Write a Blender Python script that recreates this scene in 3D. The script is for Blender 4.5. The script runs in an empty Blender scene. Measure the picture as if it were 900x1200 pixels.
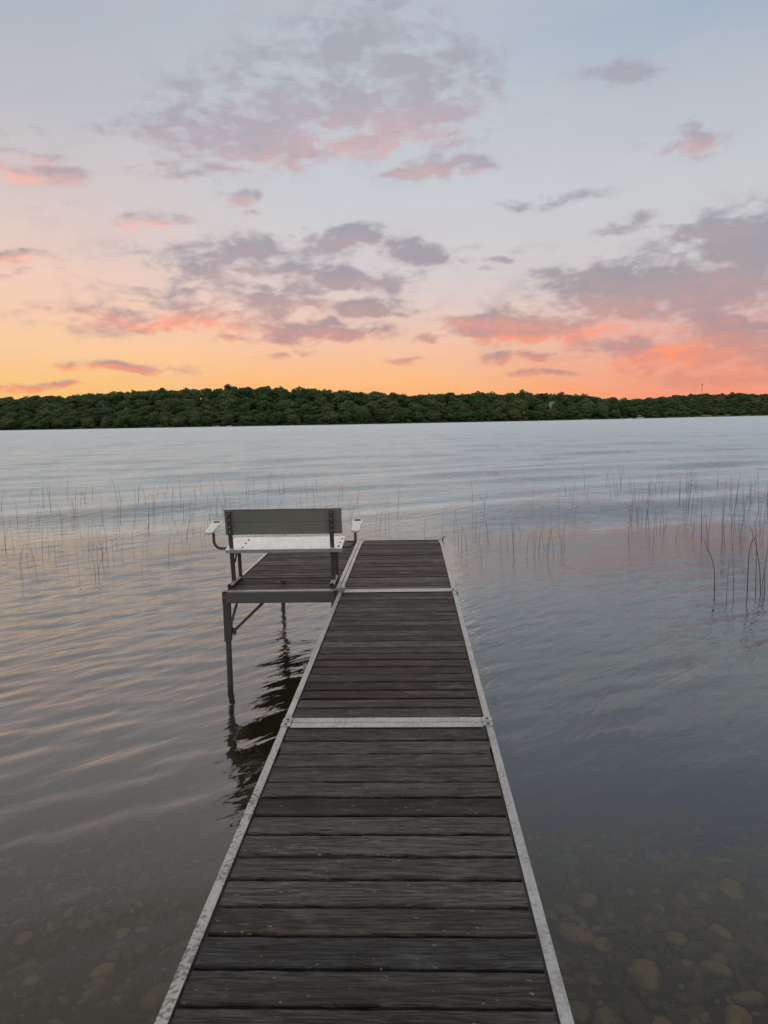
import bpy, math, random
import numpy as np
from mathutils import Vector, Matrix

random.seed(7)
rng = np.random.default_rng(7)
sc = bpy.context.scene
col = sc.collection
R = math.radians

# ------------------------------------------------------------------ numbers
CAM = Vector((0.139, 0.0, 2.40))
FPX = 893.0                       # focal length for a 900 px wide picture
FWD = Vector((-0.03601113, 0.99226197, -0.11882501))
RGT = Vector((0.99924708, 0.03403401, -0.01862711))
UPV = Vector((0.01443888, 0.11940633, 0.99274047))
W = 1.048                         # width of the dock
DECK_Z, SLOPE = 0.92, 0.0047      # deck height above the water at y = 0, fall per metre
Y0, SEC = 3.663 - 3.05, 3.05      # near end of the first section, section length
PX0, PX1 = -1.592, -0.530         # bench platform


def deck_z(y):
    return DECK_Z - SLOPE * y


def bed_z(x, y):
    d = np.where(y < 10, 0.13 + 0.088 * y, 1.01 + 0.05 * (y - 10))
    d = np.minimum(d, 4.0)
    return -(d + 0.03 * np.sin(x * 1.3 + 0.4) * np.cos(y * 0.9))


# ------------------------------------------------------------------ helpers
def tag(o, label=None, cat=None, group=None, kind=None):
    if label:
        o['label'] = label
    if cat:
        o['category'] = cat
    if group:
        o['group'] = group
    if kind:
        o['kind'] = kind
    return o


def empty(name, loc=(0, 0, 0), rot=(0, 0, 0)):
    o = bpy.data.objects.new(name, None)
    o.empty_display_size = 0.1
    o.location = loc
    o.rotation_euler = rot
    col.objects.link(o)
    return o


class MB:
    """collects shapes, then links them as one mesh object"""

    def __init__(self):
        self.v, self.f, self.t, self.tint = [], [], 0, []

    def add(self, verts, faces, tint=0.0):
        b = self.t
        self.v.append(np.asarray(verts, dtype=float).reshape(-1, 3))
        self.t += len(self.v[-1])
        for fc in faces:
            self.f.append([i + b for i in fc])
        self.tint += [tint] * len(faces)
        return self

    def box(self, x0, x1, y0, y1, z0, z1, tint=0.0):
        v = [(x0, y0, z0), (x1, y0, z0), (x1, y1, z0), (x0, y1, z0), (x0, y0, z1), (x1, y0, z1), (x1, y1, z1), (x0, y1, z1)]
        return self.add(v, [(0, 3, 2, 1), (4, 5, 6, 7), (0, 1, 5, 4), (1, 2, 6, 5), (2, 3, 7, 6), (3, 0, 4, 7)], tint)

    def bar(self, a, b, wx, wz, up=(0, 0, 1), tint=0.0):
        """rectangular bar from a to b"""
        a, b, up = Vector(a), Vector(b), Vector(up)
        d = (b - a).normalized()
        s = d.cross(up)
        if s.length < 1e-4:
            s = d.cross(Vector((1, 0, 0)))
        s.normalize()
        u = s.cross(d).normalized()
        v = []
        for p in (a, b):
            for i, j in ((-1, -1), (1, -1), (1, 1), (-1, 1)):
                v.append(p + s * (i * wx / 2) + u * (j * wz / 2))
        return self.add([tuple(q) for q in v], [(3, 2, 1, 0), (4, 5, 6, 7), (0, 1, 5, 4), (1, 2, 6, 5), (2, 3, 7, 6), (3, 0, 4, 7)], tint)

    def prism(self, prof, axis, t0, t1, tint=0.0):
        """a closed outline (two coordinates) pushed along 'x' or 'y'"""
        n = len(prof)
        v = []
        for t in (t0, t1):
            for p, q in prof:
                v.append((p, t, q) if axis == 'y' else (t, p, q))
        f = [tuple(range(n)), tuple(range(2 * n - 1, n - 1, -1))]
        for i in range(n):
            j = (i + 1) % n
            f.append((i, i + n, j + n, j))
        return self.add(v, f, tint)

    def tube(self, pts, rad, sides=10, cap=True, tint=0.0):
        pts = [Vector(p) for p in pts]
        n = len(pts)
        if not hasattr(rad, '__len__'):
            rad = [rad] * n
        v = []
        prev = None
        for i, p in enumerate(pts):
            d = (pts[min(i + 1, n - 1)] - pts[max(i - 1, 0)]).normalized()
            if prev is None:
                s = d.orthogonal().normalized()
            else:
                s = (prev - d * prev.dot(d)).normalized()
            prev = s
            u = d.cross(s)
            for k in range(sides):
                a = 2 * math.pi * k / sides
                v.append(tuple(p + (s * math.cos(a) + u * math.sin(a)) * rad[i]))
        f = []
        for i in range(n - 1):
            for k in range(sides):
                k2 = (k + 1) % sides
                f.append((i * sides + k, i * sides + k2, (i + 1) * sides + k2, (i + 1) * sides + k))
        if cap:
            f.append(tuple(range(sides - 1, -1, -1)))
            f.append(tuple((n - 1) * sides + k for k in range(sides)))
        return self.add(v, f, tint)

    def mesh(self, name, mat):
        me = bpy.data.meshes.new(name)
        v = np.concatenate(self.v)
        me.from_pydata(v.tolist(), [], self.f)
        if any(self.tint):
            at = me.attributes.new('tint', 'FLOAT', 'FACE')
            at.data.foreach_set('value', np.array(self.tint, dtype=np.float32))
        me.materials.append(mat)
        me.update()
        import bmesh
        bm = bmesh.new()
        bm.from_mesh(me)
        bmesh.ops.recalc_face_normals(bm, faces=bm.faces)
        bm.to_mesh(me)
        bm.free()
        return me

    def build(self, name, mat, parent=None, bevel=0.0, smooth=False):
        o = bpy.data.objects.new(name, self.mesh(name, mat))
        col.objects.link(o)
        o.parent = parent
        if smooth:
            o.data.shade_smooth()
        if bevel:
            m = o.modifiers.new('edge', 'BEVEL')
            m.width = bevel
            m.segments = 2
            m.limit_method = 'ANGLE'
        return o


def np_mesh(name, v, f, mat, smooth=False):
    """mesh from arrays; f is (n,3) or (n,4)"""
    me = bpy.data.meshes.new(name)
    n, k = f.shape
    me.vertices.add(len(v))
    me.vertices.foreach_set('co', np.ascontiguousarray(v, dtype=np.float32).ravel())
    me.loops.add(n * k)
    me.loops.foreach_set('vertex_index', np.ascontiguousarray(f, dtype=np.int32).ravel())
    me.polygons.add(n)
    me.polygons.foreach_set('loop_start', np.arange(0, n * k, k, dtype=np.int32))
    me.polygons.foreach_set('loop_total', np.full(n, k, dtype=np.int32))
    if smooth:
        me.polygons.foreach_set('use_smooth', np.ones(n, dtype=bool))
    me.update(calc_edges=True)
    me.validate()
    me.materials.append(mat)
    return me


def link(name, me, parent=None):
    o = bpy.data.objects.new(name, me)
    col.objects.link(o)
    o.parent = parent
    return o


# ------------------------------------------------------------------ node helpers
def lin(c):
    o = []
    for x in c:
        x /= 255.0
        o.append(x / 12.92 if x <= 0.04045 else ((x + 0.055) / 1.055) ** 2.4)
    return (*o, 1.0)


class NT:
    def __init__(self, tree):
        self.t = tree
        self.n = tree.nodes
        self.l = tree.links

    def put(self, sock, val):
        if hasattr(val, 'is_output'):
            self.l.new(val, sock)
        elif val is not None:
            sock.default_value = val

    def node(self, typ, ins=None, **kw):
        n = self.n.new(typ)
        for k, v in kw.items():
            setattr(n, k, v)
        for k, v in (ins or {}).items():
            self.put(n.inputs[k], v)
        return n

    def math(self, op, a, b=None, c=None, clamp=False):
        n = self.n.new('ShaderNodeMath')
        n.operation = op
        n.use_clamp = clamp
        for i, v in enumerate((a, b, c)):
            if v is not None:
                self.put(n.inputs[i], v)
        return n.outputs[0]

    def vmath(self, op, a, b=None):
        n = self.n.new('ShaderNodeVectorMath')
        n.operation = op
        self.put(n.inputs[0], a)
        if b is not None:
            self.put(n.inputs[1], b)
        return n.outputs['Value' if op in ('LENGTH', 'DOT_PRODUCT') else 'Vector']

    def smooth(self, x, a, b, lo=0.0, hi=1.0, typ='SMOOTHSTEP'):
        n = self.n.new('ShaderNodeMapRange')
        n.interpolation_type = typ
        n.clamp = True
        self.put(n.inputs['Value'], x)
        for k, v in (('From Min', a), ('From Max', b), ('To Min', lo), ('To Max', hi)):
            n.inputs[k].default_value = v
        return n.outputs[0]

    def mix(self, f, a, b, mode='MIX'):
        n = self.n.new('ShaderNodeMix')
        n.data_type = 'RGBA'
        n.blend_type = mode
        self.put(n.inputs[0], f)
        self.put(n.inputs[6], a)
        self.put(n.inputs[7], b)
        return n.outputs[2]

    def ramp(self, x, stops, interp='LINEAR'):
        n = self.n.new('ShaderNodeValToRGB')
        cr = n.color_ramp
        cr.interpolation = interp
        while len(cr.elements) < len(stops):
            cr.elements.new(0.5)
        for e, (p, c) in zip(cr.elements, stops):
            e.position = p
            e.color = c if len(c) == 4 else (*c, 1)
        self.put(n.inputs[0], x)
        return n.outputs[0]

    def noise(self, vec, scale, detail=4.0, rough=0.55, dist=0.0, out='Fac'):
        n = self.n.new('ShaderNodeTexNoise')
        self.put(n.inputs['Vector'], vec)
        self.put(n.inputs['Scale'], scale)
        n.inputs['Detail'].default_value = detail
        n.inputs['Roughness'].default_value = rough
        n.inputs['Distortion'].default_value = dist
        return n.outputs[out]

    def mapping(self, vec, scale=(1, 1, 1), rot=(0, 0, 0), loc=(0, 0, 0)):
        n = self.n.new('ShaderNodeMapping')
        self.put(n.inputs['Vector'], vec)
        n.inputs['Scale'].default_value = scale
        n.inputs['Rotation'].default_value = rot
        n.inputs['Location'].default_value = loc
        return n.outputs[0]


def new_mat(name):
    m = bpy.data.materials.new(name)
    m.use_nodes = True
    m.node_tree.nodes.clear()
    g = NT(m.node_tree)
    out = g.node('ShaderNodeOutputMaterial')
    return m, g, out


def principled(g, out, **ins):
    b = g.node('ShaderNodeBsdfPrincipled', {k.replace('_', ' '): v for k, v in ins.items()})
    g.l.new(b.outputs[0], out.inputs['Surface'])
    return b


def obj_coord(g):
    return g.node('ShaderNodeTexCoord').outputs['Object']


# ------------------------------------------------------------------ materials
def mat_wood():
    m, g, out = new_mat('weathered_wood')
    tint = g.node('ShaderNodeAttribute', attribute_name='tint').outputs['Fac']
    co = obj_coord(g)
    off = g.node('ShaderNodeCombineXYZ', {'X': g.math('MULTIPLY', tint, 37.0), 'Y': g.math('MULTIPLY', tint, 11.0), 'Z': g.math('MULTIPLY', tint, 5.0)}).outputs[0]
    p = g.vmath('ADD', co, off)
    fine = g.noise(g.mapping(p, (7.0, 130, 60)), 1.0, 6, 0.72, 1.2)
    streak = g.noise(g.mapping(p, (3.0, 36, 18)), 1.0, 6, 0.7, 2.2)
    patch = g.noise(g.mapping(p, (3.6, 9, 9)), 1.0, 6, 0.65, 0.8)
    kn = g.node('ShaderNodeTexVoronoi', {'Vector': g.mapping(p, (3.3, 9, 9)), 'Scale': 1.0}, feature='F1').outputs['Distance']
    knot = g.smooth(kn, 0.03, 0.16, 1.0, 0.0)
    specks = g.noise(g.mapping(p, (38, 60, 60)), 1.0, 2, 0.5)
    base = g.ramp(tint, [(0.0, (0.032, 0.025, 0.020)), (0.2, (0.062, 0.058, 0.054)), (0.36, (0.100, 0.097, 0.093)), (0.5, (0.042, 0.035, 0.030)), (0.66, (0.070, 0.067, 0.063)), (0.82, (0.118, 0.115, 0.112)), (0.94, (0.052, 0.040, 0.032)), (1.0, (0.050, 0.052, 0.056))])
    c = g.mix(g.smooth(streak, 0.35, 0.72), g.mix(1.0, base, (0.46, 0.43, 0.41, 1), 'MULTIPLY'), g.mix(1.0, base, (1.6, 1.56, 1.5, 1), 'MULTIPLY'))
    c = g.mix(g.math('MULTIPLY', g.smooth(fine, 0.51, 0.40), 0.9), c, (0.016, 0.013, 0.011, 1))
    c = g.mix(g.math('MULTIPLY', g.smooth(patch, 0.58, 0.78), 0.45), c, (0.080, 0.058, 0.042, 1))
    c = g.mix(g.math('MULTIPLY', g.smooth(patch, 0.44, 0.26), 0.5), c, (0.12, 0.12, 0.125, 1))
    c = g.mix(g.math('MULTIPLY', knot, 0.75), c, (0.018, 0.013, 0.010, 1))
    c = g.mix(g.math('MULTIPLY', g.smooth(specks, 0.70, 0.75), 0.6), c, (0.26, 0.25, 0.23, 1))
    h = g.math('ADD', g.math('MULTIPLY', fine, 0.7), g.math('ADD', g.math('MULTIPLY', streak, 0.8), g.math('MULTIPLY', knot, -0.5)))
    bump = g.node('ShaderNodeBump', {'Strength': 0.75, 'Distance': 0.004, 'Height': h}).outputs[0]
    principled(g, out, Base_Color=c, Roughness=g.smooth(patch, 0.3, 0.7, 0.5, 0.75), Specular_IOR_Level=0.16, Normal=bump)
    return m


def mat_metal(name, base=(0.60, 0.61, 0.63), rough=0.42, spots=0.25, metallic=0.85, dirt=(0.16, 0.15, 0.13), relief=0.25):
    m, g, out = new_mat(name)
    co = obj_coord(g)
    n1 = g.noise(co, 62, 5, 0.65, 0.4)
    n2 = g.noise(co, 5, 4, 0.6)
    br = g.noise(g.mapping(co, (60, 3, 60)), 1.0, 3, 0.5)
    sp = g.math('MULTIPLY', g.smooth(g.math('ADD', n1, g.math('MULTIPLY', n2, 0.6)), 0.80, 0.92), spots, clamp=True)
    c = g.mix(g.smooth(br, 0.3, 0.7), (base[0] * 0.86, base[1] * 0.86, base[2] * 0.86, 1), (*base, 1))
    c = g.mix(g.math('MULTIPLY', g.smooth(n2, 0.40, 0.7), 0.25), c, (base[0] * 0.62, base[1] * 0.61, base[2] * 0.58, 1))
    c = g.mix(sp, c, (*dirt, 1))
    ro = g.math('ADD', g.math('MULTIPLY', n1, 0.25), g.math('ADD', g.math('MULTIPLY', sp, 0.3), rough - 0.12))
    met = g.math('SUBTRACT', metallic, g.math('MULTIPLY', sp, 0.7), clamp=True)
    bump = g.node('ShaderNodeBump', {'Strength': relief, 'Distance': 0.002, 'Height': n1}).outputs[0]
    principled(g, out, Base_Color=c, Roughness=ro, Metallic=met, Normal=bump)
    return m


def mat_plain(name, c, rough=0.6, var=0.25, scale=8.0, metallic=0.0):
    m, g, out = new_mat(name)
    n = g.noise(obj_coord(g), scale, 5, 0.6)
    cc = g.mix(n, (c[0] * (1 - var), c[1] * (1 - var), c[2] * (1 - var), 1), (c[0] * (1 + var), c[1] * (1 + var), c[2] * (1 + var), 1))
    principled(g, out, Base_Color=cc, Roughness=rough, Metallic=metallic)
    return m


def mat_leaf():
    m, g, out = new_mat('tree_leaves')
    rnd = g.node('ShaderNodeObjectInfo').outputs['Random']
    co = obj_coord(g)
    n = g.noise(co, 0.35, 3, 0.6)
    f = g.math('ADD', g.math('MULTIPLY', rnd, 0.75), g.math('MULTIPLY', n, 0.4))
    c = g.ramp(f, [(0.05, (0.036, 0.080, 0.034)), (0.3, (0.064, 0.118, 0.046)), (0.55, (0.096, 0.152, 0.056)), (0.75, (0.145, 0.180, 0.068)), (0.95, (0.100, 0.142, 0.076))])
    b = g.node('ShaderNodeBsdfPrincipled', {'Base Color': c, 'Roughness': 0.7, 'Specular IOR Level': 0.2})
    tr = g.node('ShaderNodeBsdfTranslucent', {'Color': c})
    mx = g.node('ShaderNodeMixShader', {'Fac': 0.25})
    g.l.new(b.outputs[0], mx.inputs[1])
    g.l.new(tr.outputs[0], mx.inputs[2])
    g.l.new(mx.outputs[0], out.inputs['Surface'])
    return m


def mat_bed():
    m, g, out = new_mat('lake_bed_silt')
    co = obj_coord(g)
    n1 = g.noise(co, 1.3, 5, 0.6, 0.4)
    n2 = g.noise(co, 14, 4, 0.6)
    v = g.node('ShaderNodeTexVoronoi', {'Vector': co, 'Scale': 17.0}, feature='F1')
    c = g.mix(n1, (0.050, 0.038, 0.021, 1), (0.130, 0.100, 0.058, 1))
    c = g.mix(g.math('MULTIPLY', g.smooth(n2, 0.4, 0.7), 0.5), c, (0.055, 0.045, 0.028, 1))
    c = g.mix(0.35, c, g.mix(0.7, v.outputs['Color'], (0.13, 0.11, 0.07, 1)), 'MULTIPLY')
    bump = g.node('ShaderNodeBump', {'Strength': 0.8, 'Distance': 0.03, 'Height': g.math('SUBTRACT', n2, v.outputs['Distance'])}).outputs[0]
    principled(g, out, Base_Color=c, Roughness=0.9, Normal=bump)
    return m


def mat_pebble():
    m, g, out = new_mat('lake_bed_stone')
    rnd = g.node('ShaderNodeAttribute', attribute_name='tint').outputs['Fac']
    n = g.noise(obj_coord(g), 22, 5, 0.6)
    c = g.ramp(rnd, [(0.0, (0.06, 0.05, 0.03)), (0.35, (0.15, 0.125, 0.075)), (0.6, (0.10, 0.092, 0.066)), (0.82, (0.24, 0.18, 0.09)), (0.97, (0.38, 0.32, 0.22))])
    c = g.mix(g.math('MULTIPLY', n, 0.8), c, (0.07, 0.06, 0.032, 1))
    principled(g, out, Base_Color=c, Roughness=0.85)
    return m


def mat_boulder():
    m, g, out = new_mat('algae_coated_boulder')
    rnd = g.node('ShaderNodeObjectInfo').outputs['Random']
    n = g.noise(obj_coord(g), 9, 5, 0.65)
    c = g.ramp(rnd, [(0.0, (0.36, 0.27, 0.12)), (0.4, (0.24, 0.20, 0.10)), (0.7, (0.40, 0.28, 0.13)), (1.0, (0.28, 0.24, 0.13))])
    c = g.mix(g.smooth(n, 0.4, 0.7), c, (0.11, 0.088, 0.045, 1))
    bump = g.node('ShaderNodeBump', {'Strength': 0.6, 'Distance': 0.02, 'Height': n}).outputs[0]
    principled(g, out, Base_Color=c, Roughness=0.9, Normal=bump)
    return m


def mat_water():
    m, g, out = new_mat('lake_water')
    co = obj_coord(g)
    sep = g.node('ShaderNodeSeparateXYZ', {0: co})
    far = g.smooth(sep.outputs['Y'], 8.5, 24.0)
    vfar = g.smooth(sep.outputs['Y'], 25.0, 260.0)
    # wind chop: crests run from near-left to far-right
    r1 = g.mapping(co, (1, 1, 1), (0, 0, R(42)))
    fine = g.noise(g.mapping(r1, (7.5, 2.6, 1)), 1.0, 3, 0.5, 0.5)
    chop = g.noise(g.mapping(r1, (3.0, 1.3, 1)), 1.0, 5, 0.62, 0.5)
    swell = g.noise(g.mapping(co, (0.22, 0.05, 1)), 1.0, 7, 0.55)
    gust = g.noise(g.mapping(co, (0.010, 0.035, 1), (0, 0, R(-8))), 1.0, 4, 0.6)
    near_amp = g.math('MULTIPLY', g.smooth(sep.outputs['Y'], 2.0, 11.0, 0.12, 1.0), g.smooth(sep.outputs['X'], -2.0, 3.5, 1.0, 0.7))
    hf = g.math('MULTIPLY', g.math('MULTIPLY', fine, 0.017), near_amp)
    hc = g.math('MULTIPLY', g.math('MULTIPLY', chop, 0.05), far)
    hs = g.math('MULTIPLY', g.math('MULTIPLY', swell, 0.5), vfar)
    h = g.math('ADD', hf, g.math('ADD', hc, hs))
    bump = g.node('ShaderNodeBump', {'Strength': 1.0, 'Distance': 1.0, 'Height': h}).outputs[0]
    cat1 = g.noise(g.mapping(co, (1.0, 0.38, 1), (0, 0, R(12))), 1.0, 6, 0.75, 0.6)
    cat2 = g.noise(g.mapping(co, (0.30, 0.05, 1), (0, 0, R(5))), 1.0, 8, 0.78, 0.6)
    cat = g.math('ADD', g.math('MULTIPLY', g.math('SUBTRACT', cat1, 0.5), 1.1), g.math('MULTIPLY', g.math('SUBTRACT', cat2, 0.5), 1.3))
    rough = g.math('ADD', g.math('MULTIPLY', far, g.math('ADD', cat, 0.46)), g.math('MULTIPLY', vfar, g.math('ADD', g.math('MULTIPLY', gust, 0.16), 0.06)))
    fr = g.node('ShaderNodeFresnel', {'IOR': g.smooth(sep.outputs['Y'], 2.4, 6.5, 1.38, 2.15), 'Normal': bump})
    gl = g.node('ShaderNodeBsdfAnisotropic', {'Color': g.mix(g.smooth(sep.outputs['Y'], 4.0, 10.0), (0.93, 0.96, 0.98, 1), (0.78, 0.885, 0.94, 1)), 'Roughness': rough, 'Normal': bump}, distribution='MULTI_GGX')  # tint cools with distance, toning the reflected warm sky towards grey
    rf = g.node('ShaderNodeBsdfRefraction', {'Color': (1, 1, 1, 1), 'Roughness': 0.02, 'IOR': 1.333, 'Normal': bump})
    murk_sheen = g.node('ShaderNodeBsdfDiffuse', {'Color': g.mix(g.smooth(sep.outputs['Y'], 6.5, 11.0), (0.15, 0.125, 0.06, 1), (0.26, 0.26, 0.25, 1))})  # brown murk inshore; farther out grey painted in to mute the reflected sky
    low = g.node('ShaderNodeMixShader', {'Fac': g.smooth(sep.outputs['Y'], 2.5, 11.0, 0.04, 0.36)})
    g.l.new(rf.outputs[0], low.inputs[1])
    g.l.new(murk_sheen.outputs[0], low.inputs[2])
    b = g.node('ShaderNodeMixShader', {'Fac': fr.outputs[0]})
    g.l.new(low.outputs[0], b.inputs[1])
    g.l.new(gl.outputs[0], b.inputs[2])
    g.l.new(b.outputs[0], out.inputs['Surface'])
    ab = g.node('ShaderNodeVolumeAbsorption', {'Color': (0.62, 0.55, 0.30, 1), 'Density': 1.25})
    g.l.new(ab.outputs[0], out.inputs['Volume'])
    return m


def mat_shore():
    m, g, out = new_mat('far_shore_grass')
    co = obj_coord(g)
    n = g.noise(co, 0.08, 5, 0.6)
    n2 = g.noise(co, 0.9, 4, 0.6)
    sep = g.node('ShaderNodeSeparateXYZ', {0: co})
    lawn = g.math('MULTIPLY', g.smooth(sep.outputs['X'], 215, 300), g.smooth(n, 0.3, 0.55))
    c = g.mix(n2, (0.028, 0.042, 0.018, 1), (0.055, 0.075, 0.030, 1))
    c = g.mix(lawn, c, (0.16, 0.165, 0.075, 1))
    c = g.mix(g.smooth(sep.outputs['Z'], 0.55, 0.15), c, (0.11, 0.09, 0.06, 1))
    principled(g, out, Base_Color=c, Roughness=0.95)
    return m


WOOD = mat_wood()
ALU = mat_metal('aluminium', (0.485, 0.49, 0.495), spots=0.35)
FASCIA_SHADED = mat_metal('shaded_fascia', (0.17, 0.165, 0.145), 0.55, 0.3, 0.4)  # aluminium of the platform front, its shade put into the colour
ALU_SPOT = mat_metal('aluminium_oxidised', (0.47, 0.47, 0.465), 0.5, 0.85, 0.8, (0.17, 0.15, 0.125))
ALU_SEAT_LIT = mat_metal('aluminium_plank_lit', (0.95, 0.94, 0.92), 0.30, 0.03, 0.8, relief=0.02)  # bench metal with the brightness of the sky put into its colour
ALU_BACK_SHADED = mat_metal('aluminium_plank_shaded', (0.34, 0.335, 0.295), 0.5, 0.08, 0.2)  # same bench metal on the shore side, darkened in colour for shade
STEEL = mat_metal('galvanised_steel', (0.15, 0.142, 0.128), 0.5, 0.5, 0.6, (0.06, 0.05, 0.036))
WHITE = mat_plain('white_moulded_plastic', (0.80, 0.79, 0.76), 0.4, 0.05, 20)
BLACK = mat_plain('black_rubber', (0.018, 0.018, 0.018), 0.6, 0.2, 20)
CUP = mat_plain('brown_cup_well', (0.10, 0.07, 0.05), 0.6, 0.2, 20)
LEAF = mat_leaf()
BARK = mat_plain('bark', (0.07, 0.055, 0.045), 0.9, 0.3, 1.5)
BED = mat_bed()
PEB = mat_pebble()
BOULDER = mat_boulder()
WATER = mat_water()
SHORE = mat_shore()
REED = mat_plain('reed_stem', (0.042, 0.048, 0.031), 0.7, 0.35, 9)
REED_DRY = mat_plain('dry_reed_stem', (0.15, 0.12, 0.075), 0.8, 0.35, 9)

# ------------------------------------------------------------------ camera
cam = bpy.data.cameras.new('camera')
cam.sensor_fit = 'HORIZONTAL'
cam.sensor_width = 36.0
cam.lens = FPX / 900.0 * 36.0
cam.clip_start = 0.05
cam.clip_end = 9000
co_ = bpy.data.objects.new('camera', cam)
col.objects.link(co_)
mw = Matrix.Identity(4)
for i in range(3):
    mw[i][0], mw[i][1], mw[i][2], mw[i][3] = RGT[i], UPV[i], -FWD[i], CAM[i]
co_.matrix_world = mw
sc.camera = co_


# ------------------------------------------------------------------ sky (world)
def azel(x, y):
    d = (FWD + RGT * ((x - 450) / FPX) - UPV * ((y - 600) / FPX)).normalized()
    return math.degrees(math.atan2(d.x, d.y)), math.degrees(math.asin(d.z))


world = bpy.data.worlds.new('World')
sc.world = world
world.use_nodes = True
world.node_tree.nodes.clear()
g = NT(world.node_tree)
wout = g.node('ShaderNodeOutputWorld')
dirv = g.vmath('NORMALIZE', g.node('ShaderNodeTexCoord').outputs['Generated'])
s = g.node('ShaderNodeSeparateXYZ', {0: dirv})
az = g.math('MULTIPLY', g.math('ARCTAN2', s.outputs['X'], s.outputs['Y']), 180 / math.pi)
el = g.math('MULTIPLY', g.math('ARCSINE', s.outputs['Z']), 180 / math.pi)
uv0 = g.node('ShaderNodeCombineXYZ', {'X': az, 'Y': el, 'Z': 0.0}).outputs[0]
# slow wobble so the bands and the cloud outlines are not straight
wob = g.noise(uv0, 0.17, 6, 0.55, out='Color')
uv = g.vmath('ADD', uv0, g.vmath('MULTIPLY', g.vmath('SUBTRACT', wob, (0.5, 0.5, 0.5)), (7.5, 2.8, 0)))
suv = g.node('ShaderNodeSeparateXYZ', {0: uv})
t = g.smooth(g.math('ADD', el, g.math('MULTIPLY', g.math('SUBTRACT', suv.outputs['Y'], el), 0.6)), 0, 90, 0, 1, 'LINEAR')


def stops(lst):
    return [(max(0.0, e / 90.0), lin(c)) for e, c in lst]


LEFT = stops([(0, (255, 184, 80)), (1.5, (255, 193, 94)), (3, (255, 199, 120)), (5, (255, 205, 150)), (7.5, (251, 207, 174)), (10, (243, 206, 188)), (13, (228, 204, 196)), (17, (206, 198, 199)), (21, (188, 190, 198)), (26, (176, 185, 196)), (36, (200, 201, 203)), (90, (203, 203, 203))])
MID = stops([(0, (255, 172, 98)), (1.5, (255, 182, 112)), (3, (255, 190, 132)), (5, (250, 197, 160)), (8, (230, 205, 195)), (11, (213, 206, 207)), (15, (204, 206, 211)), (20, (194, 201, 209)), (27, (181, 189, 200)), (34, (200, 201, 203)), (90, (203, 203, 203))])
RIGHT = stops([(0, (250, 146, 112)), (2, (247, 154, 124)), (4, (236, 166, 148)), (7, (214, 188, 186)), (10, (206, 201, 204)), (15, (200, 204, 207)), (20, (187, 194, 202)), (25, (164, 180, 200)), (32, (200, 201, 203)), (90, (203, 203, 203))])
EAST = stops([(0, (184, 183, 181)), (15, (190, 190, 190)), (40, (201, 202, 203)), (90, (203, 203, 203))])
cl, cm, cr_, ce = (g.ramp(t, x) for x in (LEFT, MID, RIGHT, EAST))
base = g.mix(g.smooth(az, -27, -4), cl, cm)
base = g.mix(g.smooth(az, -2, 23), base, cr_)
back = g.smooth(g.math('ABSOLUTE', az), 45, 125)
base = g.mix(back, base, ce)

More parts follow.
